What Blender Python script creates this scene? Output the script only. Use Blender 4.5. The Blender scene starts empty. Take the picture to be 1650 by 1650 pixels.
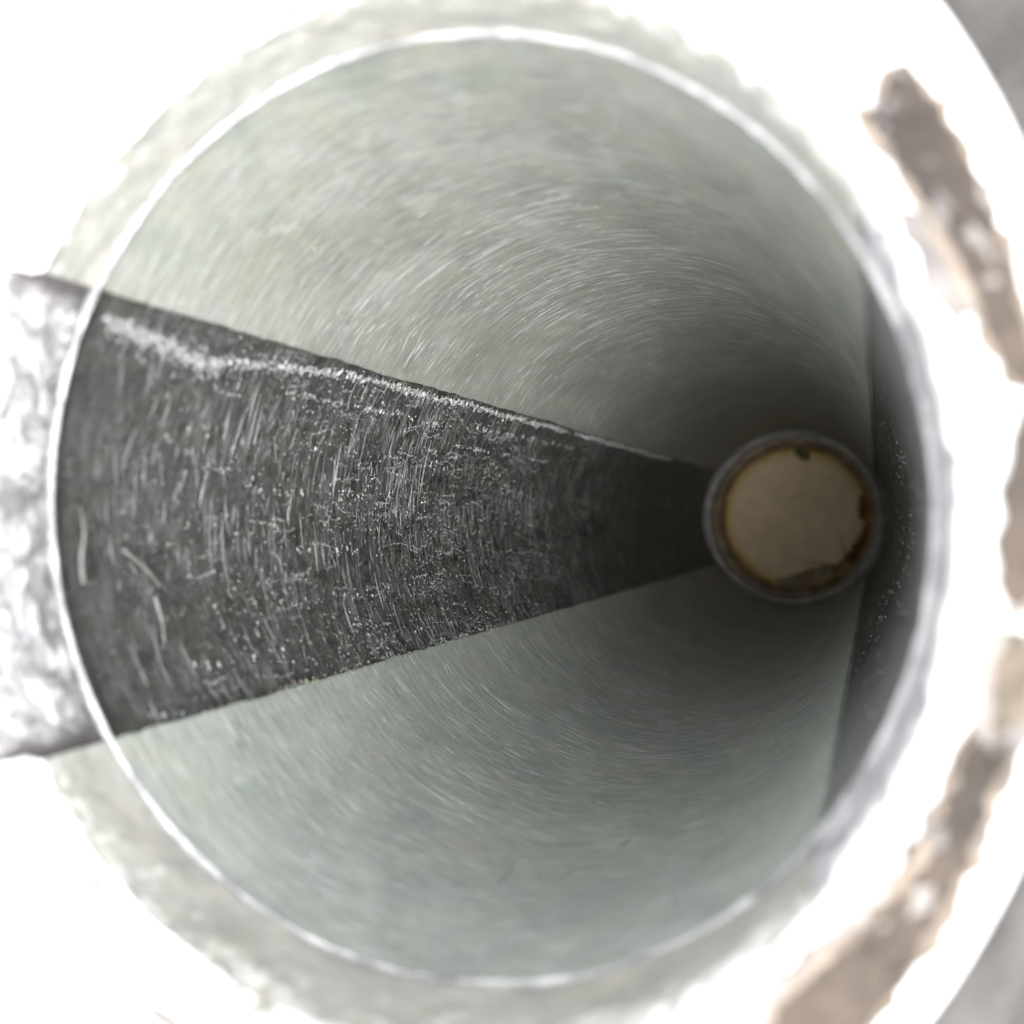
import bpy, bmesh, math, random
from mathutils import Vector, Matrix, noise
random.seed(7)
PI = math.pi
rad = math.radians
S = bpy.context.scene
C = S.collection
R = 0.05                                   # bore radius in metres

# ------------------------------------------------------------------ camera
F_PX = 1572.0                              # focal length for a 1650 px wide picture
PAN, TILT = 0.358, 0.006
CX, CY = 0.905, 0.003                      # camera place across the bore, in radii
MOUTH = 1.614                              # camera height above the mouth, in radii


def place(theta, r, d):
    """theta in degrees, r in bore radii, d = depth below the camera in bore radii."""
    t = rad(theta)
    return Vector((r * math.cos(t) * R, r * math.sin(t) * R, (MOUTH - d) * R))


n_ = Vector((math.sin(PAN) * math.cos(TILT), math.sin(TILT), math.cos(PAN) * math.cos(TILT)))
u_ = Vector((0, 1, 0)).cross(n_).normalized()
v_ = n_.cross(u_)


def axis(k):                                # camera axis k written in the pipe's own directions
    return Vector((u_[k], -v_[k], -n_[k]))


cam_data = bpy.data.cameras.new("camera")
cam = bpy.data.objects.new("camera", cam_data)
C.objects.link(cam)
right, down, fwd = axis(0), axis(1), axis(2)
rot = Matrix((right, -down, -fwd)).transposed()
cam.matrix_world = Matrix.Translation(Vector((CX * R, -CY * R, MOUTH * R))) @ rot.to_4x4()
cam_data.sensor_width = 36
cam_data.lens = 36 * F_PX / 1650
cam_data.clip_start = 0.002
cam_data.clip_end = 500
cam_data.dof.use_dof = True
cam_data.dof.focus_distance = 4.25 * R
cam_data.dof.aperture_fstop = (cam_data.lens / 1000) / (0.049 * R)
cam_data.dof.aperture_blades = 0
S.camera = cam

# ------------------------------------------------------------------ world, sun, exposure
SUN_EL, SUN_AZ = rad(71), rad(125)
w = bpy.data.worlds.new("World")
S.world = w
w.use_nodes = True
nt = w.node_tree
bg = nt.nodes["Background"]
sky = nt.nodes.new("ShaderNodeTexSky")
sky.sky_type = 'NISHITA'
sky.sun_disc = False
sky.sun_elevation = SUN_EL
sky.sun_rotation = SUN_AZ
sky.dust_density = 4
sky.air_density = 1.0
hs = nt.nodes.new("ShaderNodeHueSaturation")
hs.inputs["Saturation"].default_value = 0.08      # thin bright overcast
nt.links.new(sky.outputs[0], hs.inputs["Color"])
nt.links.new(hs.outputs[0], bg.inputs[0])
bg.inputs[1].default_value = 0.12

sun_data = bpy.data.lights.new("sun", 'SUN')
sun_data.energy = 0.5
sun_data.angle = rad(30)
sun_data.color = (1, 0.97, 0.93)
sun = bpy.data.objects.new("sun", sun_data)
C.objects.link(sun)
sdir = Vector((math.sin(SUN_AZ) * math.cos(SUN_EL), math.cos(SUN_AZ) * math.cos(SUN_EL), math.sin(SUN_EL)))
sun.rotation_euler = sdir.to_track_quat('Z', 'Y').to_euler()

S.view_settings.view_transform = 'Standard'
S.view_settings.look = 'None'
S.view_settings.exposure = 2.6
S.view_settings.gamma = 1
S.render.engine = 'CYCLES'
S.cycles.max_bounces = 16
S.cycles.diffuse_bounces = 12
S.cycles.glossy_bounces = 8


# ------------------------------------------------------------------ material helpers
class Mat:
    def __init__(self, name):
        self.m = bpy.data.materials.new(name)
        self.m.use_nodes = True
        self.nt = self.m.node_tree
        self.b = self.nt.nodes["Principled BSDF"]
        self.tc = self.nt.nodes.new("ShaderNodeTexCoord")

    def link(self, a, b):
        self.nt.links.new(a, b)

    def mapping(self, scale, src="UV", loc=(0, 0, 0)):
        mp = self.nt.nodes.new("ShaderNodeMapping")
        mp.inputs["Scale"].default_value = scale
        mp.inputs["Location"].default_value = loc
        self.link(self.tc.outputs[src], mp.inputs["Vector"])
        return mp.outputs[0]

    def noise(self, scale, detail=4, rough=0.55, src="UV", loc=(0, 0, 0), dist=0.0):
        n = self.nt.nodes.new("ShaderNodeTexNoise")
        n.inputs["Scale"].default_value = 1
        n.inputs["Detail"].default_value = detail
        n.inputs["Roughness"].default_value = rough
        n.inputs["Distortion"].default_value = dist
        self.link(self.mapping(scale, src, loc), n.inputs["Vector"])
        return n.outputs["Fac"]

    def ramp(self, fac, stops, mode='LINEAR'):
        r = self.nt.nodes.new("ShaderNodeValToRGB")
        r.color_ramp.interpolation = mode
        e = r.color_ramp.elements
        while len(e) < len(stops):
            e.new(0.5)
        for k, (p, c) in enumerate(stops):
            e[k].position = p
            e[k].color = (c, c, c, 1) if isinstance(c, (int, float)) else (*c, 1)
        self.link(fac, r.inputs[0])
        return r.outputs[0]

    def mix(self, fac, a, b, mode='MIX'):
        m = self.nt.nodes.new("ShaderNodeMix")
        m.data_type = 'RGBA'
        m.blend_type = mode
        for v, i in ((fac, 0), (a, 6), (b, 7)):
            s = m.inputs[i]
            if isinstance(v, (int, float)):
                s.default_value = v if i == 0 else (v, v, v, 1)
            elif isinstance(v, tuple):
                s.default_value = (*v, 1)
            else:
                self.link(v, s)
        return m.outputs[2]

    def math(self, op, a, b=0.5):
        m = self.nt.nodes.new("ShaderNodeMath")
        m.operation = op
        for v, i in ((a, 0), (b, 1)):
            if isinstance(v, (int, float)):
                m.inputs[i].default_value = v
            else:
                self.link(v, m.inputs[i])
        return m.outputs[0]

    def bump(self, h, dist, strength=1.0, prev=None):
        b = self.nt.nodes.new("ShaderNodeBump")
        b.inputs["Strength"].default_value = strength
        b.inputs["Distance"].default_value = dist
        self.link(h, b.inputs["Height"])
        if prev is not None:
            self.link(prev, b.inputs["Normal"])
        return b.outputs[0]

    def set(self, color=None, rough=None, metal=None, normal=None, spec=None):
        for key, v in (("Base Color", color), ("Roughness", rough), ("Metallic", metal),
                       ("Normal", normal), ("Specular IOR Level", spec)):
            if v is None:
                continue
            s = self.b.inputs[key]
            if isinstance(v, tuple):
                s.default_value = (*v, 1)
            elif isinstance(v, (int, float)):
                s.default_value = v
            else:
                self.link(v, s)
        return self.m


# UVs are in bore radii: u = round the bore, v = depth
def mat_grey_liner(name, seed, lo=(0.27, 0.285, 0.255), hi=(0.37, 0.38, 0.35), olive=(0.35, 0.345, 0.27), splash=False):
    M = Mat(name)
    big = M.noise((3.2, 2.2, 1), 5, 0.6, loc=(seed, 0, 0), dist=0.6)
    col = M.mix(M.ramp(big, [(0.35, 0.0), (0.68, 1.0)]), lo, hi)
    ol = M.noise((7.5, 3.6, 1), 5, 0.65, loc=(seed + 9, 3, 0), dist=0.4)
    col = M.mix(M.ramp(ol, [(0.5, 0.0), (0.72, 0.75)]), col, olive)
    pale = M.noise((9, 5.0, 1), 4, 0.6, loc=(seed + 21, 5, 0), dist=0.8)
    col = M.mix(M.ramp(pale, [(0.56, 0.0), (0.74, 0.55)]), col, (0.47, 0.49, 0.47))
    # machining marks run round the bore: long in u, very short in v
    s1 = M.noise((4.0, 62, 1), 5, 0.75, loc=(seed, 1, 0))
    s2 = M.noise((10, 120, 1), 3, 0.7, loc=(seed + 5, 7, 0))
    st = M.ramp(s1, [(0.36, 0.84), (0.5, 0.97), (0.60, 1.07), (0.70, 1.36)])
    col = M.mix(1.0, col, st, 'MULTIPLY')
    st2 = M.ramp(s2, [(0.40, 0.84), (0.55, 1.0), (0.66, 1.42)])
    col = M.mix(1.0, col, st2, 'MULTIPLY')
    sp = M.noise((26, 60, 1), 2, 0.5, loc=(seed + 40, 2, 0))
    col = M.mix(M.ramp(sp, [(0.71, 0.0), (0.78, 0.5)]), col, (0.20, 0.13, 0.06))
    if splash:
        sx = M.nt.nodes.new("ShaderNodeSeparateXYZ")
        M.link(M.tc.outputs["UV"], sx.inputs[0])
        sn = M.noise((13, 4.5, 1), 6, 0.7, loc=(seed + 70, 0, 0), dist=0.5)
        q = M.math('ADD', sn, M.math('MULTIPLY', sx.outputs[1], -0.28))
        col = M.mix(M.ramp(q, [(0.41, 0.0), (0.54, 0.85)]), col, (0.76, 0.75, 0.72))
    h = M.math('ADD', M.math('MULTIPLY', s1, 0.7), M.math('MULTIPLY', s2, 0.5))
    nrm = M.bump(h, 0.00035, 0.6)
    nrm = M.bump(big, 0.0006, 0.35, nrm)
    return M.set(col, M.ramp(s1, [(0.3, 0.55), (0.7, 0.36)]), 0.0, nrm, 0.3)


def mat_dark_strip(name, seed, base=(0.018, 0.020, 0.018), chip_lo=0.545, pale_top=(2.3, 4.0, 0.36, (0.16, 0.165, 0.155))):
    M = Mat(name)
    a = M.noise((6, 4, 1), 6, 0.7, loc=(seed, 0, 0), dist=0.5)
    col = M.mix(M.ramp(a, [(0.38, 0.0), (0.62, 1.0)]), base, (0.058, 0.064, 0.064))
    o = M.noise((8, 2.5, 1), 6, 0.7, loc=(seed + 3, 4, 0), dist=0.7)
    col = M.mix(M.ramp(o, [(0.48, 0.0), (0.60, 0.75)]), col, (0.046, 0.039, 0.013))
    s1 = M.noise((6, 62, 1), 5, 0.78, loc=(seed, 1, 0))
    col = M.mix(M.ramp(s1, [(0.50, 0.0), (0.60, 0.35), (0.70, 0.95)]), col, (0.26, 0.275, 0.275))
    g = M.noise((52, 30, 1), 6, 0.85, loc=(seed, 11, 0), dist=1.2)
    gm = M.noise((7, 2.2, 1), 4, 0.6, loc=(seed + 30, 2, 0))
    gate = M.ramp(gm, [(0.42, 0.15), (0.62, 1.0)])
    chips = M.ramp(g, [(chip_lo, 0.0), (chip_lo + 0.08, 0.9)])
    col = M.mix(M.math('MULTIPLY', chips, gate), col, (0.42, 0.43, 0.43))
    b = M.noise((20, 12, 1), 3, 0.6, loc=(seed + 14, 0, 0))
    col = M.mix(M.ramp(b, [(0.66, 0.0), (0.76, 0.7)]), col, (0.012, 0.012, 0.010))
    sc = M.noise((5, 24, 1), 6, 0.78, loc=(seed + 60, 5, 0), dist=0.35)
    gl = M.noise((4.5, 2.6, 1), 5, 0.7, loc=(seed + 81, 3, 0), dist=0.6)
    col = M.mix(M.math('MULTIPLY', M.ramp(sc, [(0.48, 0.0), (0.57, 0.5), (0.66, 1.0)]), M.ramp(gl, [(0.42, 0.08), (0.58, 1.0)])), col, (0.27, 0.28, 0.275))
    pt = M.noise((16, 15, 1), 4, 0.7, loc=(seed + 66, 8, 0), dist=0.8)
    col = M.mix(M.ramp(pt, [(0.54, 0.0), (0.63, 0.9)]), col, (0.008, 0.009, 0.008))
    # pale tone, strongest at the top of the strip and fading down the bore
    sx = M.nt.nodes.new("ShaderNodeSeparateXYZ")
    M.link(M.tc.outputs["UV"], sx.inputs[0])
    fe = M.math('ADD', sx.outputs[1], M.math('MULTIPLY', a, 1.2))
    fm = M.ramp(M.math('DIVIDE', fe, 6.0), [(pale_top[0] / 6, pale_top[2]), (pale_top[1] / 6, 0.0)])
    col = M.mix(fm, col, pale_top[3])
    h = M.math('ADD', M.math('MULTIPLY', s1, 0.6), M.math('MULTIPLY', g, 0.9))
    nrm = M.bump(h, 0.0010, 1.0)
    return M.set(col, M.ramp(g, [(0.3, 0.5), (0.7, 0.28)]), 0.0, nrm, 0.5)


def mat_tint(name, rough, spec=0.5, metal=0.0, mul=1.0):
    M = Mat(name)
    at = M.nt.nodes.new("ShaderNodeAttribute")
    at.attribute_name = "tint"
    n = M.noise((700, 700, 700), 3, 0.6, src="Object")
    col = M.mix(1.0, at.outputs["Color"], M.ramp(n, [(0.3, 0.75 * mul), (0.7, 1.15 * mul)]), 'MULTIPLY')
    return M.set(col, rough, metal, None, spec)


def mat_simple(name, c1, c2, scale, rough=0.6, metal=0.0, bump=0.0003, lo=0.4, hi=0.62, src="Object", spec=0.5):
    M = Mat(name)
    n = M.noise((scale,) * 3, 6, 0.65, src=src, dist=0.3)
    n2 = M.noise((scale * 6,) * 3, 4, 0.65, src=src)
    col = M.mix(M.ramp(n, [(lo, 0.0), (hi, 1.0)]), c1, c2)
    col = M.mix(1.0, col, M.ramp(n2, [(0.3, 0.8), (0.7, 1.2)]), 'MULTIPLY')
    return M.set(col, rough, metal, M.bump(M.math('ADD', n, n2), bump, 0.8), spec)


m_liner_a = mat_grey_liner("grey_green_liner_upper", 0)
m_liner_b = mat_grey_liner("grey_green_liner_lower", 50, lo=(0.330, 0.362, 0.338), hi=(0.435, 0.460, 0.430), olive=(0.415, 0.415, 0.345))
m_mouth_liner = mat_grey_liner("mouth_liner", 80, lo=(0.34, 0.345, 0.315), hi=(0.46, 0.455, 0.42), olive=(0.48, 0.44, 0.37), splash=True)
m_strip = mat_dark_strip("dark_strip", 0)
m_strip_r = mat_dark_strip("dark_strip_far_side", 70, base=(0.035, 0.04, 0.04), chip_lo=0.56, pale_top=(2.5, 4.8, 0.95, (0.42, 0.43, 0.43)))
m_scratch = mat_tint("scratch", 0.35)
m_flake = mat_tint("scale_and_glint_flake", 0.4)
m_ledge = mat_simple("bare_metal_ledge", (0.18, 0.18, 0.185), (0.50, 0.50, 0.505), 130, rough=0.4, metal=0.0, bump=0.0004)


def mouth_strip(name, edge, dark, pale, loc):
    M = Mat(name)
    a = M.noise((13, 4.5, 1), 6, 0.68, loc=(loc, 0, 0), dist=0.7)
    col = M.mix(M.ramp(a, [(0.40, 0.0), (0.52, 0.35), (0.66, 1.0)]), dark, pale)
    b = M.noise((15, 6, 1), 4, 0.6, loc=(loc + 10, 4, 0), dist=0.4)
    col = M.mix(M.ramp(b, [(0.56, 0.0), (0.72, 0.7)]), col, (0.085, 0.075, 0.075))
    if edge:                                  # shade of the recess painted dark along both long edges
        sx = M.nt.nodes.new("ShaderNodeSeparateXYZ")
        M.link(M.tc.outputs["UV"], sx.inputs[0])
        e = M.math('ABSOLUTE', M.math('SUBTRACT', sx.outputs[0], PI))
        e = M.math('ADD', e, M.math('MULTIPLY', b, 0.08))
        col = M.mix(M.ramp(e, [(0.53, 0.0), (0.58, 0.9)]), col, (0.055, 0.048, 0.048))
    return M.set(col, 0.4, 0.0, M.bump(a, 0.0010, 0.8), 0.5)


m_mouth_strip = mouth_strip("mouth_strip_mottled", True, (0.13, 0.125, 0.13), (0.62, 0.61, 0.63), 3)  # pale blotches mixed over a dark ground
m_mouth_strip_r = mouth_strip("mouth_strip_near", False, (0.34, 0.335, 0.35), (0.75, 0.74, 0.77), 23)


def end_face_mat():
    M = Mat("weathered_white_end_face")
    a = M.noise((90, 90, 90), 6, 0.65, src="Object", dist=0.5)
    b = M.noise((240, 240, 240), 5, 0.7, src="Object", dist=0.3)
    col = M.mix(M.ramp(a, [(0.36, 0.0), (0.55, 1.0)]), (0.60, 0.585, 0.57), (0.80, 0.80, 0.79))
    col = M.mix(M.ramp(b, [(0.62, 0.0), (0.74, 0.6)]), col, (0.50, 0.45, 0.38))
    return M.set(col, 0.5, 0.0, M.bump(b, 0.0006, 0.8), 0.5)


m_face = end_face_mat()
m_rust = mat_simple("brown_rust", (0.032, 0.026, 0.022), (0.070, 0.053, 0.040), 60, rough=0.85, bump=0.0008)
m_pale = mat_simple("pale_oxide", (0.10, 0.092, 0.090), (0.24, 0.22, 0.205), 60, rough=0.8, bump=0.0006)
m_outer = mat_simple("outer_grey_metal", (0.035, 0.032, 0.031), (0.085, 0.08, 0.077), 30, rough=0.5, bump=0.0006)


# ------------------------------------------------------------------ object helpers
def link_obj(name, me, mat, parent=None, smooth=True):
    o = bpy.data.objects.new(name, me)
    C.objects.link(o)
    if mat:
        me.materials.append(mat)
    if parent:
        o.parent = parent
    if smooth:
        me.polygons.foreach_set("use_smooth", [True] * len(me.polygons))
    return o


def tag(o, label=None, cat=None, group=None, kind=None):
    for k, v in (("label", label), ("category", cat), ("group", group), ("kind", kind)):
        if v:
            o[k] = v
    return o


def empty(name, loc=(0, 0, 0)):
    o = bpy.data.objects.new(name, None)
    o.empty_display_size = 0.01
    o.location = loc
    C.objects.link(o)
    return o


def polar_sheet(name, th0, th1, nt_, profile, mat, parent, wob=None, closed=False):
    """sweep profile [(r, d)...] round the bore; UV in bore radii; wob(theta, r, d) -> (r, d)"""
    vs, fs, uvs = [], [], []
    n = nt_ if closed else nt_ + 1
    for i in range(n):
        t = th0 + (th1 - th0) * i / nt_
        for (r, d) in profile:
            r2, d2 = wob(t, r, d) if wob else (r, d)
            vs.append(place(t, r2, d2))
    m = len(profile)
    acc = [0.0]
    for k in range(1, m):
        acc.append(acc[-1] + math.hypot(profile[k][0] - profile[k - 1][0], profile[k][1] - profile[k - 1][1]))
    for i in range(nt_):
        j = (i + 1) % n
        for k in range(m - 1):
            fs.append((i * m + k, i * m + k + 1, j * m + k + 1, j * m + k))
            u0 = rad(th0 + (th1 - th0) * i / nt_)
            u1 = rad(th0 + (th1 - th0) * (i + 1) / nt_)
            a0, a1 = profile[0][1] + acc[k], profile[0][1] + acc[k + 1]
            uvs += [(u0, a0), (u0, a1), (u1, a1), (u1, a0)]
    me = bpy.data.meshes.new(name)
    me.from_pydata(vs, [], fs)
    uv = me.uv_layers.new(name="UVMap")
    uv.data.foreach_set("uv", [c for p in uvs for c in p])
    return link_obj(name, me, mat, parent)


def ring_depth(t):                           # the turned ledge sits very slightly askew
    return 1.885 + 0.03 * math.cos(rad(t)) - 0.043 * math.sin(rad(t))


def nz(*a):
    return noise.noise(Vector(a))


# ------------------------------------------------------------------ ground
BOT = 12.4
gz = (MOUTH - BOT) * R
me = bpy.data.meshes.new("ground")
N = 24
vs, fs = [], []
ext = [-60, -20, -6, -2, -0.8] + [-0.5 + i * 0.0625 for i in range(17)] + [0.8, 2, 6, 20, 60]
for y in ext:
    for x in ext:
        vs.append((x, y, gz))
L = len(ext)
for j in range(L - 1):
    for i in range(L - 1):
        fs.append((j * L + i, j * L + i + 1, (j + 1) * L + i + 1, (j + 1) * L + i))
me.from_pydata(vs, [], fs)
G = Mat("concrete_ground")
ga = G.noise((14, 14, 14), 3, 0.5, src="Object")
gb = G.noise((40, 40, 40), 6, 0.7, src="Object")
gc = G.mix(G.ramp(ga, [(0.38, 0.0), (0.62, 1.0)]), (0.040, 0.037, 0.035), (0.070, 0.065, 0.061))
gc = G.mix(1.0, gc, G.ramp(gb, [(0.3, 0.9), (0.7, 1.1)]), 'MULTIPLY')
G.set(gc, 0.9, 0.0, G.bump(gb, 0.002, 0.7))
ground = link_obj("ground", me, G.m)
tag(ground, kind='structure')

# ------------------------------------------------------------------ the pipe
pipe = empty("pipe", (0, 0, gz))
tag(pipe, "thick walled metal pipe seen down its bore, white rusty rim and two dark strips inside", "pipe")
pipe_parts_offset = Vector((0, 0, -gz))

BORE_END = 12.05
EDGES = {"left": (147.3, 212.9), "right": (-37.5, 29.1)}


def depths(a, b, n):
    return [a + (b - a) * i / n for i in range(n + 1)]


def wall_wob(seed, amp=0.0018):
    def f(t, r, d):
        c, s = math.cos(rad(t)), math.sin(rad(t))
        return r + amp * nz(c * 3 + seed, s * 3, d * 0.9), d
    return f


def main_wall(name, t0, t1, r, mat, lip):
    """bore wall below the ledge; lip=True turns the long edges back so the panel stands proud"""
    nt_ = max(24, int(abs(t1 - t0) * 1.2))
    vs, fs, uvs = [], [], []
    ds = [i / 220 for i in range(221)]
    cols = [t0 + (t1 - t0) * i / nt_ for i in range(nt_ + 1)]
    grid = []
    wob = wall_wob(t0)
    cc = [(t, r) for t in cols]
    if lip:
        cc = [(t0 - 0.05, r + 0.04), (t0, r + 0.0025)] + [(t0 + 0.16, r)] + cc[1:-1] + [(t1 - 0.16, r)] + [(t1, r + 0.0025), (t1 + 0.05, r + 0.04)]
    for (t, rr) in cc:
        col = []
        for q in ds:
            top = ring_depth(t) + 0.004
            d = top + (BORE_END - top) * (q ** 1.25)
            tt = t
            if lip:                          # hand-fitted edge: wanders a little
                edge = max(0.0, 1 - abs(t - t0) / 2.0) + max(0.0, 1 - abs(t - t1) / 2.0)
                tt = t + edge * 0.6 * (nz(d * 2.2, t0, 0) + 0.6 * nz(d * 9, t0, 3) + 0.5 * nz(d * 24, t0, 5))
            r2, _ = wob(tt, rr, d)
            col.append(len(vs))
            vs.append(place(tt, r2, d))
            uvs.append((rad(tt), d))
        grid.append(col)
    luv = []
    for i in range(len(grid) - 1):
        for k in range(len(ds) - 1):
            q = (grid[i][k], grid[i][k + 1], grid[i + 1][k + 1], grid[i + 1][k])
            fs.append(q)
            for v in q:
                luv += uvs[v]
    me = bpy.data.meshes.new(name)
    me.from_pydata(vs, [], fs)
    uv = me.uv_layers.new(name="UVMap")
    uv.data.foreach_set("uv", luv)
    o = link_obj(name, me, mat, pipe)
    o.location = pipe_parts_offset
    return o


l0, l1 = EDGES["left"]
r0, r1 = EDGES["right"]
STRIP_R = 1.020
strip_l = main_wall("dark_strip", l0 - 1.5, l1 + 1.5, STRIP_R, m_strip, False)
strip_l["label"] = "wide dark scratched strip with pale scale lines"
strip_r = main_wall("dark_strip", r0 - 1.5, r1 + 1.5, STRIP_R, m_strip_r, False)
strip_r["label"] = "dark strip seen edge-on beside the far opening"
panel_a = main_wall("grey_liner", r1, l0, 1.0, m_liner_a, True)
panel_a["label"] = "upper grey green liner with olive stains"
panel_b = main_wall("grey_liner", l1, 360 + r0, 1.0, m_liner_b, True)
panel_b["label"] = "lower grey green liner with crossing scratches"


# mouth section between ledge and end face (slightly wider bore)
def mouth_wall(name, t0, t1, r, mat, seed):
    nt_ = int(abs(t1 - t0) * 1.5)
    prof = [(r, 0.0 + i / 14) for i in range(15)]

    def wob(t, rr, q):
        top = MOUTH + 0.012
        d = top + (ring_depth(t) - 0.008 - top) * q
        c, s = math.cos(rad(t)), math.sin(rad(t))
        mid = max(abs(t - 180) - 30.0, 0) if 90 < t < 270 else 99
        slot = 0.07 * max(0.0, 1 - mid / 3.0)
        flare = 0.012 * max(0, 1 - q * 3.2) ** 2 + slot * max(0, 1 - q * 1.3) ** 1.5
        return rr + flare + 0.006 * nz(c * 8 + seed, s * 8, d * 8) + 0.004 * nz(c * 24, s * 24, d * 20), d
    o = polar_sheet(name, t0, t1, nt_, prof, mat, pipe, wob)
    o.location = pipe_parts_offset
    return o


mo = mouth_wall("mouth_liner", r1, l0, 1.007, m_mouth_liner, 1)
mo["label"] = "upper pale grey wall between ledge and rim"
mo = mouth_wall("mouth_liner", l1, 360 + r0, 1.007, m_mouth_liner, 5)
mo["label"] = "lower pale grey wall between ledge and rim"
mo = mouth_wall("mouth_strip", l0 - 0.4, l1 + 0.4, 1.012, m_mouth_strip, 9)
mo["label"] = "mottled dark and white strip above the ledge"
mo = mouth_wall("mouth_strip", r0 - 0.4, r1 + 0.4, 1.012, m_mouth_strip_r, 13)
mo["label"] = "mottled grey strip nearest the camera"


# the bright turned ledge
def ledge_wob(t, r, d):
    c, s = math.cos(rad(t)), math.sin(rad(t))
    k = 0.004 * nz(c * 6, s * 6, 2) + 0.003 * nz(c * 16, s * 16, 5) + 0.0025 * nz(c * 50, s * 50, 8) - 0.0022
    if r > 1.02:
        return r, d + ring_depth(t)
    return r + k, d + ring_depth(t) + 0.5 * k


ledge = polar_sheet("ledge", 0, 360, 540, [(1.032, -0.003), (1.007, -0.002), (1.003, -0.001), (1.0005, 0.001), (0.9985, 0.003), (0.9980, 0.005),
                                           (0.9990, 0.008), (1.022, 0.014)], m_ledge, pipe, ledge_wob, True)
ledge.location = pipe_parts_offset


# end face: its outline is eccentric to the bore
EC = Vector((-0.30, 0.02))
ER = 1.505


def outline(t):
    a = Vector((math.cos(rad(t)), math.sin(rad(t))))
    b = a.dot(EC)
    return b + math.sqrt(b * b - EC.length_squared + ER * ER)


def slot(t):
    t = (t + 180) % 360 - 180
    m_ = max(abs(abs(t) - 180) - 30.0, 0) if abs(t) > 90 else 99
    return 0.07 * max(0.0, 1 - m_ / 3.0)


def face_wob(t, q, d):
    """q = 0 at the bore edge, 1 at the outer edge"""
    c, s = math.cos(rad(t)), math.sin(rad(t))
    ri = 1.018 + slot(t) + 0.010 * nz(c * 10, s * 10, 6) + 0.009 * nz(c * 27, s * 27, 9) + 0.004 * nz(c * 70, s * 70, 3)
    r = ri + (outline(t) - ri) * q
    x, y = r * c, r * s
    e = 0.006 * nz(x * 9, y * 9, 1) + 0.004 * nz(x * 26, y * 26, 4)
    return r, d - e * (1 if q < 0.97 else 0.2)


prof = [(-0.02, MOUTH + 0.06), (0.0, MOUTH + 0.02), (0.03, MOUTH + 0.006), (0.07, MOUTH + 0.001)]
prof += [(0.07 + 0.88 * i / 14, MOUTH) for i in range(1, 15)] + [(0.975, MOUTH + 0.003), (0.993, MOUTH + 0.012), (1.0, MOUTH + 0.03)]
face = polar_sheet("end_face", 0, 360, 480, prof, m_face, pipe, face_wob, True)
face.location = pipe_parts_offset


def outer_wob(t, r, d):
    k = 0.25 + 1.0 * max(0.0, math.cos(rad(t + 42))) ** 2 if 0.03 < r < 0.5 else 1.0
    return outline(t) + r * k, d


prof = [(0.0, MOUTH + 0.03), (0.0, 1.74), (0.005, 1.77), (0.10, 1.80), (0.13, 1.82), (0.145, 1.86), (0.15, 2.0), (0.15, 3.4), (0.14, 3.45), (0.005, 3.5),
        (0.0, 3.6), (0.0, BOT)]
outer = polar_sheet("outer_wall", 0, 360, 160, prof, m_outer, pipe, outer_wob, True)
outer.location = pipe_parts_offset


# rust and oxide crusts on the end face
def crust(name, pts, mat, height, seed, jag=0.006, label=None):
    """pts: outline as (theta, r); a thin irregular raised crust"""
    out = []
    P = [Vector((r * math.cos(rad(t)), r * math.sin(rad(t)))) for t, r in pts]
    for i in range(len(P)):
        a, b = P[i], P[(i + 1) % len(P)]
        n = max(2, int((b - a).length / 0.008))
        for k in range(n):
            p = a.lerp(b, k / n)
            p = p + Vector((nz(p.x * 30 + seed, p.y * 30, 0), nz(p.x * 30, p.y * 30 + seed, 7))) * jag * 2
            out.append(p)
    bm = bmesh.new()
    loop = [bm.verts.new((p.x * R, p.y * R, height * 0.0)) for p in out]
    f = bm.faces.new(loop)
    if f.normal.z < 0:
        f.normal_flip()
    ex = bmesh.ops.extrude_face_region(bm, geom=[f])
    for q in ex["geom"]:
        if isinstance(q, bmesh.types.BMVert):
            q.co.z += (height + 0.0011 * seed / 10) * R
    bmesh.ops.triangulate(bm, faces=[q for q in bm.faces if len(q.verts) > 4])
    bmesh.ops.recalc_face_normals(bm, faces=bm.faces)
    me = bpy.data.meshes.new(name)
    bm.to_mesh(me)
    bm.free()
    o = link_obj(name, me, mat, pipe, smooth=False)
    o.location = pipe_parts_offset + Vector((0, 0, 0.0003))
    if label:
        o["label"] = label
    return o


A = [(36.9, 1.088), (34.7, 1.097), (36.2, 1.141), (36.4, 1.171), (33.3, 1.175), (30.1, 1.166), (25.7, 1.165), (21.3, 1.154), (16.4, 1.147), (10.7, 1.150),
     (9.5, 1.12), (13.6, 1.095), (18.0, 1.092), (23.8, 1.088), (28.7, 1.078), (33.5, 1.080)]
B = [(8.6, 1.118), (3.6, 1.085), (-2.4, 1.072), (-5.4, 1.076), (-7.5, 1.109), (-6.5, 1.15), (0, 1.15), (8.8, 1.16)]
Cc = [(-17.5, 1.088), (-19.0, 1.138), (-24, 1.147), (-28, 1.155), (-33, 1.164), (-37, 1.178), (-42.4, 1.190), (-50, 1.20), (-55, 1.18), (-50, 1.13), (-45.8, 1.092), (-40.8, 1.085),
      (-36.8, 1.094), (-33.0, 1.098), (-29.1, 1.104), (-25.3, 1.095), (-21.7, 1.088)]
Dp = [(-9, 1.075), (-8.4, 1.15), (-14.0, 1.165), (-20.4, 1.160), (-22, 1.136), (-18.7, 1.10), (-15, 1.085), (-12.5, 1.07)]
Ep = [(-25, 1.080), (-30, 1.125), (-36, 1.125), (-44, 1.12), (-52, 1.15), (-56, 1.10), (-48, 1.060), (-40.8, 1.052), (-34, 1.065), (-30, 1.085)]
Fp = [(27, 1.04), (25, 1.085), (18, 1.09), (15, 1.06), (20, 1.035)]
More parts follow.
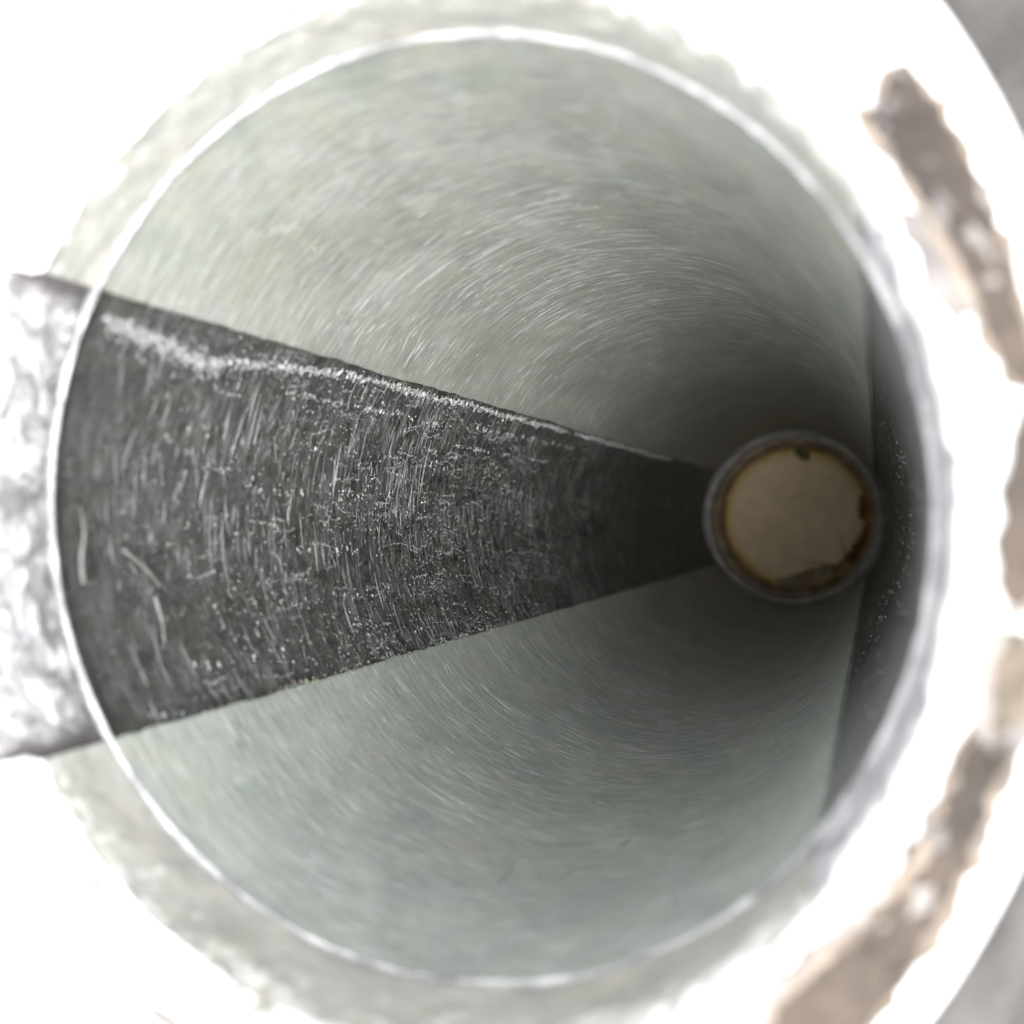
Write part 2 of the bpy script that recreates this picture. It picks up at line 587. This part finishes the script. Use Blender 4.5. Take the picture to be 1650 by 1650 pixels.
m_tan = mat_simple("tan_rust_bloom", (0.085, 0.068, 0.052), (0.26, 0.215, 0.175), 70, rough=0.9, bump=0.0005)


def bloom(pts, g, seed):
    P = [Vector((r * math.cos(rad(t)), r * math.sin(rad(t)))) for t, r in pts]
    out = []
    for i, p in enumerate(P):                # push each corner out along the corner's own normal
        tg = (P[(i + 1) % len(P)] - P[i - 1]).normalized()
        nn = Vector((tg.y, -tg.x))
        if sum(a.x * b.y - b.x * a.y for a, b in zip(P, P[1:] + P[:1])) < 0:
            nn = -nn
        q = p + nn * g * random.uniform(0.5, 1.5)
        out.append((math.degrees(math.atan2(q.y, q.x)), q.length))
    crust("rust_bloom", out, m_tan, 0.0025, seed, jag=0.009)


bloom(A, 0.013, 31)
bloom(Cc, 0.014, 35)
bloom([(-8.5, 1.10), (-10, 1.14), (-15, 1.145), (-17, 1.12), (-12, 1.10)], 0.010, 37)
crust("rust_crust", A, m_rust, 0.006, 1, label="brown rust streak high on the rim")
crust("rust_crust", B, m_rust, 0.006, 2, label="brown rust streak at mid height of the rim")
crust("rust_crust", Cc, m_rust, 0.007, 3, label="long brown rust streak low on the rim")
crust("oxide_crust", Dp, m_pale, 0.004, 4)
crust("oxide_crust", Ep, m_pale, 0.004, 5)
crust("oxide_crust", Fp, m_pale, 0.003, 6)
for k, (t, rr, w_) in enumerate([(75, 1.13, 5), (102, 1.12, 3), (172, 1.22, 4), (248, 1.11, 4), (280, 1.15, 5)]):
    crust("oxide_crust", [(t - w_, rr), (t, rr + 0.03), (t + w_, rr + 0.004), (t + 1, rr - 0.02)], m_pale if k % 2 else m_rust, 0.004, 20 + k)


rnd = random.Random(5)
for k in range(46):                          # crumbs where the crust has broken up
    t = rnd.uniform(-50, 38)
    q = 1.125 + rnd.gauss(0, 0.028) + (0.03 if t < -35 else 0)
    if q < 1.055:
        continue
    a, b = rnd.uniform(0.3, 1.6), rnd.uniform(0.004, 0.016)
    crust("rust_crumb", [(t - a, q), (t - a * .2, q + b), (t + a, q + b * .3), (t + a * .4, q - b)], m_pale if k % 3 else m_rust, 0.006, 40 + k, jag=0.003)


# ------------------------------------------------------------------ scratches, scale and glint specks as slivers a few hundredths of a mm proud
class Slivers:
    def __init__(self):
        self.v, self.f, self.c = [], [], []

    def arc(self, t, d, length, width, slope, r, tint):
        """scratch running round the bore: length in degrees, width in radii, slope = depth change over its length"""
        n = max(2, int(length / 2.2))
        b = len(self.v)
        for i in range(n + 1):
            q = i / n
            ww = width * (0.25 + 0.75 * math.sin(PI * min(1, max(0, q))) ** 0.6) * 0.5
            tt = t + length * (q - 0.5)
            dd = d + slope * (q - 0.5) + 0.003 * nz(tt * 0.12, d * 9, 1)
            self.v.append(place(tt, r, dd - ww))
            self.v.append(place(tt, r, dd + ww))
            self.c += [tint, tint]
        for i in range(n):
            k = b + 2 * i
            self.f.append((k, k + 1, k + 3, k + 2))

    def line(self, t, d, length, width, dt, r, tint):
        """scratch running along the bore"""
        n = max(2, int(length / 0.06))
        b = len(self.v)
        ph = random.uniform(0, 50)
        for i in range(n + 1):
            q = i / n
            ww = width * (0.3 + 0.7 * math.sin(PI * q) ** 0.6) * 0.5
            dd = d + length * (q - 0.5)
            tt = t + dt * (q - 0.5) + 0.25 * nz(dd * 5, ph, 2)
            self.v.append(place(tt - ww * 57, r, dd))
            self.v.append(place(tt + ww * 57, r, dd))
            self.c += [tint, tint]
        for i in range(n):
            k = b + 2 * i
            self.f.append((k, k + 2, k + 3, k + 1))

    def flake(self, t, d, size, r, h, tint, asp=1.0):
        n = random.randint(4, 6)
        a0 = random.uniform(0, 6)
        b = len(self.v)
        self.v.append(place(t + random.uniform(-.2, .2) * size * 57, r - h, d))
        self.c.append(tint)
        for i in range(n):
            a = a0 + 2 * PI * i / n
            q = size * random.uniform(0.55, 1.1)
            self.v.append(place(t + q * math.cos(a) * 57 / asp, r, d + q * math.sin(a) * asp))
            self.c.append(tint)
        for i in range(n):
            self.f.append((b, b + 1 + i, b + 1 + (i + 1) % n))

    def build(self, name, mat, parent, smooth=True):
        me = bpy.data.meshes.new(name)
        me.from_pydata(self.v, [], self.f)
        at = me.color_attributes.new("tint", 'FLOAT_COLOR', 'POINT')
        at.data.foreach_set("color", [x for c in self.c for x in (*c, 1.0)])
        o = link_obj(name, mat=mat, me=me, parent=parent, smooth=smooth)
        o["kind"] = "stuff"
        return o


def grey(v, warm=0.0):
    return (v * (0.97 + warm), v, v * (1.0 - warm))


EPS = 0.0022


def depth_pick(lo=2.05, hi=10.5, a=4.6, sd=2.0):
    while True:
        d = random.gauss(a, sd)
        if lo < d < hi:
            return d


def scratch_panel(parent, t0, t1, n_arc, n_line, seed):
    S_ = Slivers()
    # bundles of parallel fine arcs, as a rotating brush leaves them
    k = 0
    while k < n_arc:
        t, d = random.uniform(t0, t1), depth_pick()
        if random.random() > (0.5 + 1.1 * nz(rad(t) * 2.4 + seed, d * 0.8, 3)) * min(1.0, max(0.06, (d - 2.2) / 1.3)):
            continue
        m = random.choice((1, 1, 2, 2, 3, 4, 6))
        ln = random.lognormvariate(1.35, 0.6)
        base = random.uniform(0.5, 1.0) * (1.0 if d > 2.8 else 0.75)  # scratch tint lightened to carry the glint of bare metal
        sl = random.gauss(0, 0.010)
        for j in range(m):
            L = min(26, ln * random.uniform(0.6, 1.3))
            tt = t + random.gauss(0, 2.0)
            if tt - L / 2 < t0 + 0.4 or tt + L / 2 > t1 - 0.4:
                continue
            S_.arc(tt, d + random.gauss(0, 0.12), L, random.uniform(0.0022, 0.0066), sl + random.gauss(0, 0.006), 1.0 - EPS,
                   grey(base * random.uniform(0.8, 1.15), random.uniform(-.02, .03)))
            k += 1
    for i in range(n_line):
        t, d = random.uniform(t0 + 2, t1 - 2), depth_pick(2.1, 7, 3.6, 1.2)
        S_.line(t, d, random.lognormvariate(-2.4, 0.6), random.uniform(0.003, 0.007), random.gauss(0, 2.5), 1.0 - EPS * 1.2, grey(random.uniform(0.38, 0.52)))
    for i in range(260):
        S_.flake(random.uniform(t0 + 1, t1 - 1), depth_pick(), random.uniform(0.003, 0.008), 1.0 - EPS * 1.3, 0.002, grey(random.uniform(.4, .6), .02))
    return S_.build("scratches", m_scratch, parent)


scratch_panel(panel_a, r1, l0, 4200, 60, 1)
# the lower liner carries a cross-hatched patch
sb = scratch_panel(panel_b, l1, 360 + r0, 4800, 130, 11)
X = Slivers()
for i in range(70):
    t, d = random.gauss(229, 8), random.gauss(3.5, 0.6)
    if d < 2.1 or t < l1 + 3:
        continue
    X.line(t, d, random.uniform(0.03, 0.16), random.uniform(0.002, 0.006), random.gauss(1, 2), 1.0 - EPS * 1.7, grey(random.uniform(0.42, 0.6)))
for i in range(380):
    t, d = random.gauss(236, 13), random.gauss(3.6, 0.8)
    if d < 2.1 or t < l1 + 9:
        continue
    X.arc(t, d, random.uniform(2, 9), random.uniform(0.002, 0.006), random.gauss(0.02, 0.03), 1.0 - EPS * 1.5, grey(random.uniform(0.55, 0.9)))
X.build("cross_scratches", m_scratch, panel_b)

# dark strip: arcs, chips and chains of scale
D = Slivers()
SR = STRIP_R - EPS
k = 0
while k < 2300:
    t, d = random.uniform(l0 + 0.5, l1 - 0.5), depth_pick(2.0, 11, 4.6, 2.4)
    if random.random() > (0.45 + 1.6 * nz(rad(t) * 3, d * 1.2, 13)) * min(1.0, max(0.12, (d - 2.0) / 1.2)):
        continue
    m = random.choice((1, 1, 2, 2, 3, 5))
    ln = random.lognormvariate(0.95, 0.65)
    br = random.uniform(0.18, 0.75)  # metal glint is painted into these scratch tints too
    for j in range(m):
        L = min(22, ln * random.uniform(0.6, 1.3))
        tt = t + random.gauss(0, 1.6)
        tt = min(max(tt, l0 + L / 2), l1 - L / 2)
        D.arc(tt, d + random.gauss(0, 0.06), L, random.uniform(0.002, 0.006), random.gauss(0, 0.010), SR, grey(br * random.uniform(0.7, 1.2), -.01))
        k += 1
D.build("scratches", m_scratch, strip_l)

K = Slivers()
D2 = Slivers()


def row(pts, dens, spread, s0, s1, v0, v1):
    for (ta, da), (tb, db) in zip(pts, pts[1:]):
        n = int(abs(db - da) * dens)
        for i in range(n):
            q = random.random()
            t, d = ta + (tb - ta) * q, da + (db - da) * q
            gap = nz(d * 3.2, ta * 0.3, 6)
            if gap + 0.5 * nz(d * 15, ta, 2) < (-0.45 if dens > 300 else -0.12) + random.uniform(-.25, .25):
                continue
            t += random.gauss(0, spread) * 1.3 + 0.5 * nz(d * 4, ta, 1) + 0.3 * nz(d * 14, ta, 1)
            K.flake(min(max(t, l0 + .2), l1 - .2), d, random.uniform(s0, s1), SR - 0.0005, random.uniform(0.001, 0.005), grey(random.uniform(v0 * .6, v1), .01), random.uniform(0.5, 1.8))


row([(151.2, 1.9), (152.0, 2.04), (153.0, 2.19), (154.5, 2.31), (152.8, 2.5), (149.9, 3.04), (149.6, 3.77), (149.1, 4.9), (148.9, 6.8), (148.8, 9)], 330, 0.34, 0.004, 0.011, 0.26, 0.52)
for q in range(330):                          # the row fans out into a powdery patch under the ledge
    d = random.uniform(1.93, 2.4)
    K.flake(max(l0 + .4, 151.4 + (d - 1.9) * 7 + random.gauss(0, 0.9)), d, random.uniform(0.004, 0.011), SR - 0.0005, 0.003, grey(random.uniform(0.12, 0.38), .02), 1.2)
for q in range(240):                           # loose scuffs near the mouth
    t, d = random.uniform(l0 + 3, l1 - 2), random.uniform(2.0, 2.9)
    D2.arc(t, d, random.uniform(2, 7), random.uniform(0.003, 0.012), random.gauss(0, 0.02), SR, grey(random.uniform(0.10, 0.30)))
row([(156.5, 2.5), (156.3, 2.9), (156.0, 3.2), (156.2, 3.8), (154.5, 4.9), (154.4, 6.0)], 120, 0.3, 0.003, 0.009, 0.25, 0.5)
row([(160.8, 4.2), (160.9, 5.6)], 130, 0.25, 0.003, 0.008, 0.22, 0.42)
row([(175.3, 2.7), (175.3, 3.7)], 80, 0.4, 0.004, 0.009, 0.22, 0.45)
row([(187.4, 2.8), (187.2, 3.4)], 80, 0.4, 0.004, 0.009, 0.22, 0.42)
row([(166, 3.0), (167, 4.4)], 70, 0.7, 0.003, 0.008, 0.2, 0.42)
row([(196.5, 2.6), (197.5, 4.6)], 50, 0.8, 0.003, 0.007, 0.25, 0.5)
row([(206, 2.3), (207.5, 5.2)], 55, 1.2, 0.003, 0.009, 0.25, 0.55)
row([(211.9, 2.1), (212.2, 5.4)], 70, 0.35, 0.004, 0.010, 0.2, 0.5)
for i in range(2600):
    t, d = random.uniform(l0 + 3, l1 - .5), depth_pick(2.0, 8, 3.9, 1.4)
    if random.random() > 0.45 + 1.1 * nz(rad(t) * 5, d * 1.6, 33):
        continue
    K.flake(t, d, random.lognormvariate(-5.6, 0.4), SR - 0.0005, random.uniform(0.001, 0.004), grey(random.uniform(0.18, 0.5), .02), random.uniform(.7, 1.6))
for i in range(22):
    K.flake(random.uniform(l0 + 3, l1 - 1), random.uniform(2.05, 2.9), random.uniform(0.006, 0.013), SR - 0.0005, 0.004, grey(random.uniform(0.15, 0.34), .04), 1)
for i in range(9500):  # tiny pale specks, specular glints put into their tint
    t, d = random.uniform(l0 + 1, l1 - .5), depth_pick(2.1, 10, 4.2, 1.9)
    if random.random() > 0.34 + 1.9 * nz(rad(t) * 4, d * 1.5, 43) + 0.5 * nz(rad(t) * 14, d * 5, 3):
        continue
    K.flake(t, d, random.uniform(0.0014, 0.0036) * (0.6 + d * 0.11), SR - 0.0005, random.uniform(0.0008, 0.003), grey(random.uniform(0.2, 0.85), .01), random.uniform(.6, 1.4))
# short crooked scale veins
for i in range(170):
    t, d = random.uniform(l0 + 3, l1 - 1), depth_pick(2.3, 6.5, 3.9, 1.0)
    v = random.uniform(0.2, 0.45)
    for j in range(random.randint(8, 26)):
        K.flake(t, d, random.uniform(0.002, 0.005), SR - 0.0005, 0.002, grey(v * random.uniform(.6, 1.1)), random.uniform(.6, 1.5))
        d += random.uniform(0.0, 0.014)
        t += random.gauss(0, 0.22)
        if t > l1 - .3 or t < l0 + .5:
            break
K.build("scale_and_glint_flakes", m_flake, strip_l, smooth=False)
D2.build("scuffs", m_scratch, strip_l)

T_ = Slivers()
for i in range(120):
    d = random.choice((2.35, 2.62, 2.75, 3.05, 3.5, 3.9, 4.4)) + random.gauss(0, 0.06)
    if d > 2.0:
        T_.flake(l1 + random.gauss(0.1, 0.35), d, random.uniform(0.002, 0.006), 0.999, 0.004, (0.42 * random.uniform(.6, 1.1), 0.36, 0.27), 1.2)
T_.build("edge_crumbs", m_flake, strip_l, smooth=False)

# right strip: fine glints, seen at grazing angle
E_ = Slivers()
for i in range(1600):
    t, d = random.uniform(r0 + 0.5, r1 - 0.5), depth_pick(2.3, 9, 4.5, 1.8)
    if nz(t * 0.12, d * 1.3, 8) < -0.05:
        continue
    if random.random() < 0.5:
        L = random.uniform(1.0, 6)
        E_.arc(min(max(t, r0 + L / 2), r1 - L / 2), d, L, random.uniform(.004, .014), random.gauss(0, .04), SR, grey(random.uniform(.1, .3)))
    else:
        E_.flake(t, d, random.uniform(.004, .012), SR - 0.0005, random.uniform(0.002, 0.008), grey(random.uniform(.12, .42)), 1.4)
E_.build("scale_and_glint_flakes", m_flake, strip_r, smooth=False)

# ------------------------------------------------------------------ far end of the bore
m_collar = mat_simple("dull_collar_metal", (0.24, 0.235, 0.225), (0.46, 0.45, 0.43), 100, rough=0.45, bump=0.0005)
m_seat = mat_simple("rust_stained_seat", (0.15, 0.11, 0.07), (0.34, 0.27, 0.18), 90, rough=0.8, bump=0.0008)


def far_wob(t, r, d):
    c, s = math.cos(rad(t)), math.sin(rad(t))
    return r + 0.006 * nz(c * 4, s * 4, r * 6), d


col_ = polar_sheet("far_collar", 0, 360, 180, [(1.03, 11.62), (0.99, 11.60), (0.975, 11.52), (0.955, 11.48), (0.93, 11.50), (0.915, 11.56), (0.91, 11.70), (0.91, 11.74)],
                   m_collar, pipe, far_wob, True)
col_.location = pipe_parts_offset
seat = polar_sheet("far_seat", 0, 360, 180, [(0.93, 11.745), (0.86, 11.76), (0.845, 11.78), (0.84, 11.84), (0.84, 11.98)], m_seat, pipe, far_wob, True)
seat.location = pipe_parts_offset

# cream disc closing the far end
DM = Mat("cream_disc")
gr = DM.nt.nodes.new("ShaderNodeVectorMath")
gr.operation = 'LENGTH'
DM.link(DM.tc.outputs["Object"], gr.inputs[0])
dn = DM.noise((110, 110, 110), 5, 0.65, src="Object", dist=0.5)
rr_ = DM.math('ADD', DM.math('DIVIDE', gr.outputs["Value"], R), DM.math('MULTIPLY', dn, 0.22))
dc = DM.mix(DM.ramp(dn, [(0.35, 0.0), (0.65, 1.0)]), (0.50, 0.39, 0.23), (0.62, 0.49, 0.30))
dc = DM.mix(DM.ramp(rr_, [(0.80, 0.0), (0.89, 0.75), (0.95, 1.0)]), dc, (0.40, 0.27, 0.07))
dc = DM.mix(DM.ramp(rr_, [(0.90, 0.0), (0.96, 0.9)]), dc, (0.15, 0.075, 0.02))
DM.set(dc, 0.6, 0.0, DM.bump(dn, 0.0006, 0.5))
bm = bmesh.new()
rings = [(0.0, 0.0), (0.3, 0.0), (0.55, 0.0), (0.78, 0.0), (0.832, 0.004), (0.836, 0.02), (0.836, 0.12)]
NS = 96
prev = None
cen = bm.verts.new((0, 0, 0))
for (r, dz) in rings[1:]:
    cur = [bm.verts.new((r * R * math.cos(2 * PI * i / NS), r * R * math.sin(2 * PI * i / NS), -dz * R)) for i in range(NS)]
    for i in range(NS):
        j = (i + 1) % NS
        if prev is None:
            bm.faces.new((cen, cur[i], cur[j]))
        else:
            bm.faces.new((prev[i], cur[i], cur[j], prev[j]))
    prev = cur
bm.faces.new(list(reversed(prev)))
me = bpy.data.meshes.new("end_disc")
bm.to_mesh(me)
bm.free()
disc = link_obj("end_disc", me, DM.m)
DISC_D = 11.9
disc.location = (0, 0, (MOUTH - DISC_D) * R)
tag(disc, "cream coloured disc with a stained edge closing the far end of the pipe", "disc")


# ------------------------------------------------------------------ loose bits
def lump_strip(name, pts, width, height, mat, seed, base_d):
    """an irregular raised crust following pts (theta, r) on the disc; returns a mesh object with its own origin"""
    P = [Vector((r * math.cos(rad(t)) * R, r * math.sin(rad(t)) * R, 0)) for t, r in pts]
    c = sum(P, Vector()) / len(P)
    path = []
    for a, b in zip(P, P[1:]):
        for k in range(7):
            path.append(a.lerp(b, k / 7))
    path.append(P[-1])
    vs, fs = [], []
    n = len(path)
    m = 7
    for i, p in enumerate(path):
        tng = (path[min(i + 1, n - 1)] - path[max(i - 1, 0)]).normalized()
        nrm = Vector((-tng.y, tng.x, 0))
        q = math.sin(PI * (i + 0.3) / (n - 0.4)) ** 0.5
        for k in range(m):
            a = -1 + 2 * k / (m - 1)
            wv = width * R * q * (0.75 + 0.6 * nz(i * 0.4, seed, 2))
            z = height * R * q * (1 - a * a) * (0.7 + 0.8 * nz(i * 0.7, k * 0.8, seed))
            vs.append(p - c + nrm * a * wv * (1 + 0.4 * nz(i * 0.9, k, seed + 3)) + Vector((0, 0, max(0, z))))
    for i in range(n - 1):
        for k in range(m - 1):
            fs.append((i * m + k, (i + 1) * m + k, (i + 1) * m + k + 1, i * m + k + 1))
    me = bpy.data.meshes.new(name)
    me.from_pydata(vs, [], fs)
    o = link_obj(name, me, mat)
    o.location = c + Vector((0, 0, (MOUTH - base_d) * R + 0.00005))
    return o


m_redrust = mat_simple("wet_red_rust", (0.07, 0.018, 0.005), (0.26, 0.085, 0.018), 260, rough=0.6, bump=0.0008)
m_ochre = mat_simple("ochre_rust", (0.19, 0.10, 0.025), (0.32, 0.19, 0.06), 260, rough=0.8, bump=0.0006)
m_leaf = mat_simple("dark_dry_leaf", (0.06, 0.055, 0.022), (0.13, 0.11, 0.05), 300, rough=0.7, bump=0.0005)
m_dirt = mat_simple("tan_dirt", (0.22, 0.17, 0.11), (0.34, 0.27, 0.18), 260, rough=0.9, bump=0.0008)

o = lump_strip("rust_flake", [(20, .79), (12, .77), (4, .75), (-3, .76)], 0.07, 0.06, m_redrust, 1, DISC_D - .002)
tag(o, "small red brown rust flake at the right edge of the cream disc, the upper one", "rust flake")
o = lump_strip("rust_flake", [(-1, .84), (-12, .82), (-24, .80), (-34, .78), (-44, .74)], 0.10, 0.09, m_redrust, 2, DISC_D - .002)
tag(o, "long dark red rust flake curving round the lower right of the cream disc", "rust flake")
o = lump_strip("rust_flake", [(-42, .74), (-50, .76), (-58, .78)], 0.05, 0.06, m_ochre, 3, DISC_D - .002)
tag(o, "orange brown rust flake below the long dark red one", "rust flake")
o = lump_strip("dirt_clump", [(-50, .70), (-64, .70), (-76, .72), (-92, .75), (-106, .78)], 0.115, 0.05, m_dirt, 4, DISC_D - .002)
tag(o, "pale tan dirt clump lying along the bottom edge of the cream disc", "dirt")
o = lump_strip("rust_flake", [(-70, .655), (-80, .66), (-88, .70)], 0.04, 0.04, m_ochre, 9, DISC_D - .03)
tag(o, "small ochre rust flake on the tan dirt under the cream disc", "rust flake")
o = lump_strip("leaf_fragment", [(90, .82), (85, .77), (80, .73), (78, .68)], 0.085, 0.05, m_leaf, 5, DISC_D - .002)
tag(o, "dark green leaf fragment at the top of the cream disc", "leaf")


def tube_obj(name, pts, radius, mat, tip=0.3, sides=6):
    P = [Vector(p) for p in pts]
    c = P[0].copy()
    Q = []
    for i in range(len(P) - 1):              # catmull-rom
        p0, p1, p2, p3 = P[max(i - 1, 0)], P[i], P[i + 1], P[min(i + 2, len(P) - 1)]
        for k in range(6):
            t = k / 6
            Q.append(0.5 * ((2 * p1) + (p2 - p0) * t + (2 * p0 - 5 * p1 + 4 * p2 - p3) * t * t + (3 * p1 - p0 - 3 * p2 + p3) * t ** 3))
    Q.append(P[-1])
    vs, fs = [], []
    n = len(Q)
    for i, q in enumerate(Q):
        tg = (Q[min(i + 1, n - 1)] - Q[max(i - 1, 0)]).normalized()
        s = tg.orthogonal().normalized()
        b = tg.cross(s)
        rr = radius * (1 - (1 - tip) * i / (n - 1))
        for k in range(sides):
            a = 2 * PI * k / sides
            vs.append(q - c + (s * math.cos(a) + b * math.sin(a)) * rr)
    for i in range(n - 1):
        for k in range(sides):
            fs.append((i * sides + k, i * sides + (k + 1) % sides, (i + 1) * sides + (k + 1) % sides, (i + 1) * sides + k))
    fs.append(tuple(range(sides - 1, -1, -1)))
    fs.append(tuple((n - 1) * sides + k for k in range(sides)))
    me = bpy.data.meshes.new(name)
    me.from_pydata(vs, [], fs)
    o = link_obj(name, me, mat)
    o.location = c
    return o


m_root = mat_simple("grey_brown_stalk", (0.16, 0.13, 0.09), (0.28, 0.23, 0.17), 300, rough=0.8, bump=0.0002)
o = tube_obj("grass_stalk", [place(-38, .74, 11.86), place(-32, .64, 11.84), place(-24, .55, 11.86), place(-12, .50, 11.885)], 0.012 * R, m_root)
tag(o, "thin dry stalk rising from the dark red flake across the cream disc", "stalk")
o = tube_obj("grass_stalk", [place(-50, .72, 11.86), place(-62, .60, 11.85), place(-76, .50, 11.86), place(-95, .46, 11.885)], 0.012 * R, m_root)
tag(o, "thin dry stalk lying level low across the cream disc", "stalk")
o = tube_obj("grass_stalk", [place(70, .30, 11.888), place(90, .22, 11.885), place(120, .24, 11.885), place(145, .33, 11.888)], 0.009 * R, m_root)
tag(o, "faint bent stalk in the middle of the cream disc", "stalk")

m_lint = mat_simple("white_lint", (0.11, 0.11, 0.10), (0.17, 0.17, 0.16), 400, rough=0.6, bump=0.0001)
fr = STRIP_R - 0.014
o = tube_obj("lint_fibre", [place(190, fr, 1.95), place(186.5, fr - .01, 1.94), place(182.5, fr - .03, 1.935), place(178.6, fr, 1.95)], 0.0075 * R, m_lint)
tag(o, "pale fibre standing at the ledge on the dark strip", "fibre")
o = tube_obj("lint_fibre", [place(185.2, fr, 2.10), place(188.3, fr - .004, 2.174), place(191.5, fr, 2.23)], 0.0065 * R, m_lint, 0.6)
tag(o, "short slanting pale fibre stuck on the dark strip", "fibre")
o = tube_obj("lint_fibre", [place(192.9, fr, 2.20), place(197, fr - .004, 2.203), place(200.5, fr, 2.195)], 0.0065 * R, m_lint, 0.6)
tag(o, "short upright pale fibre just below the slanting one on the dark strip", "fibre")

# settle parenting: scratches keep the frame of their panels (all already in pipe space)
bpy.context.view_layer.update()
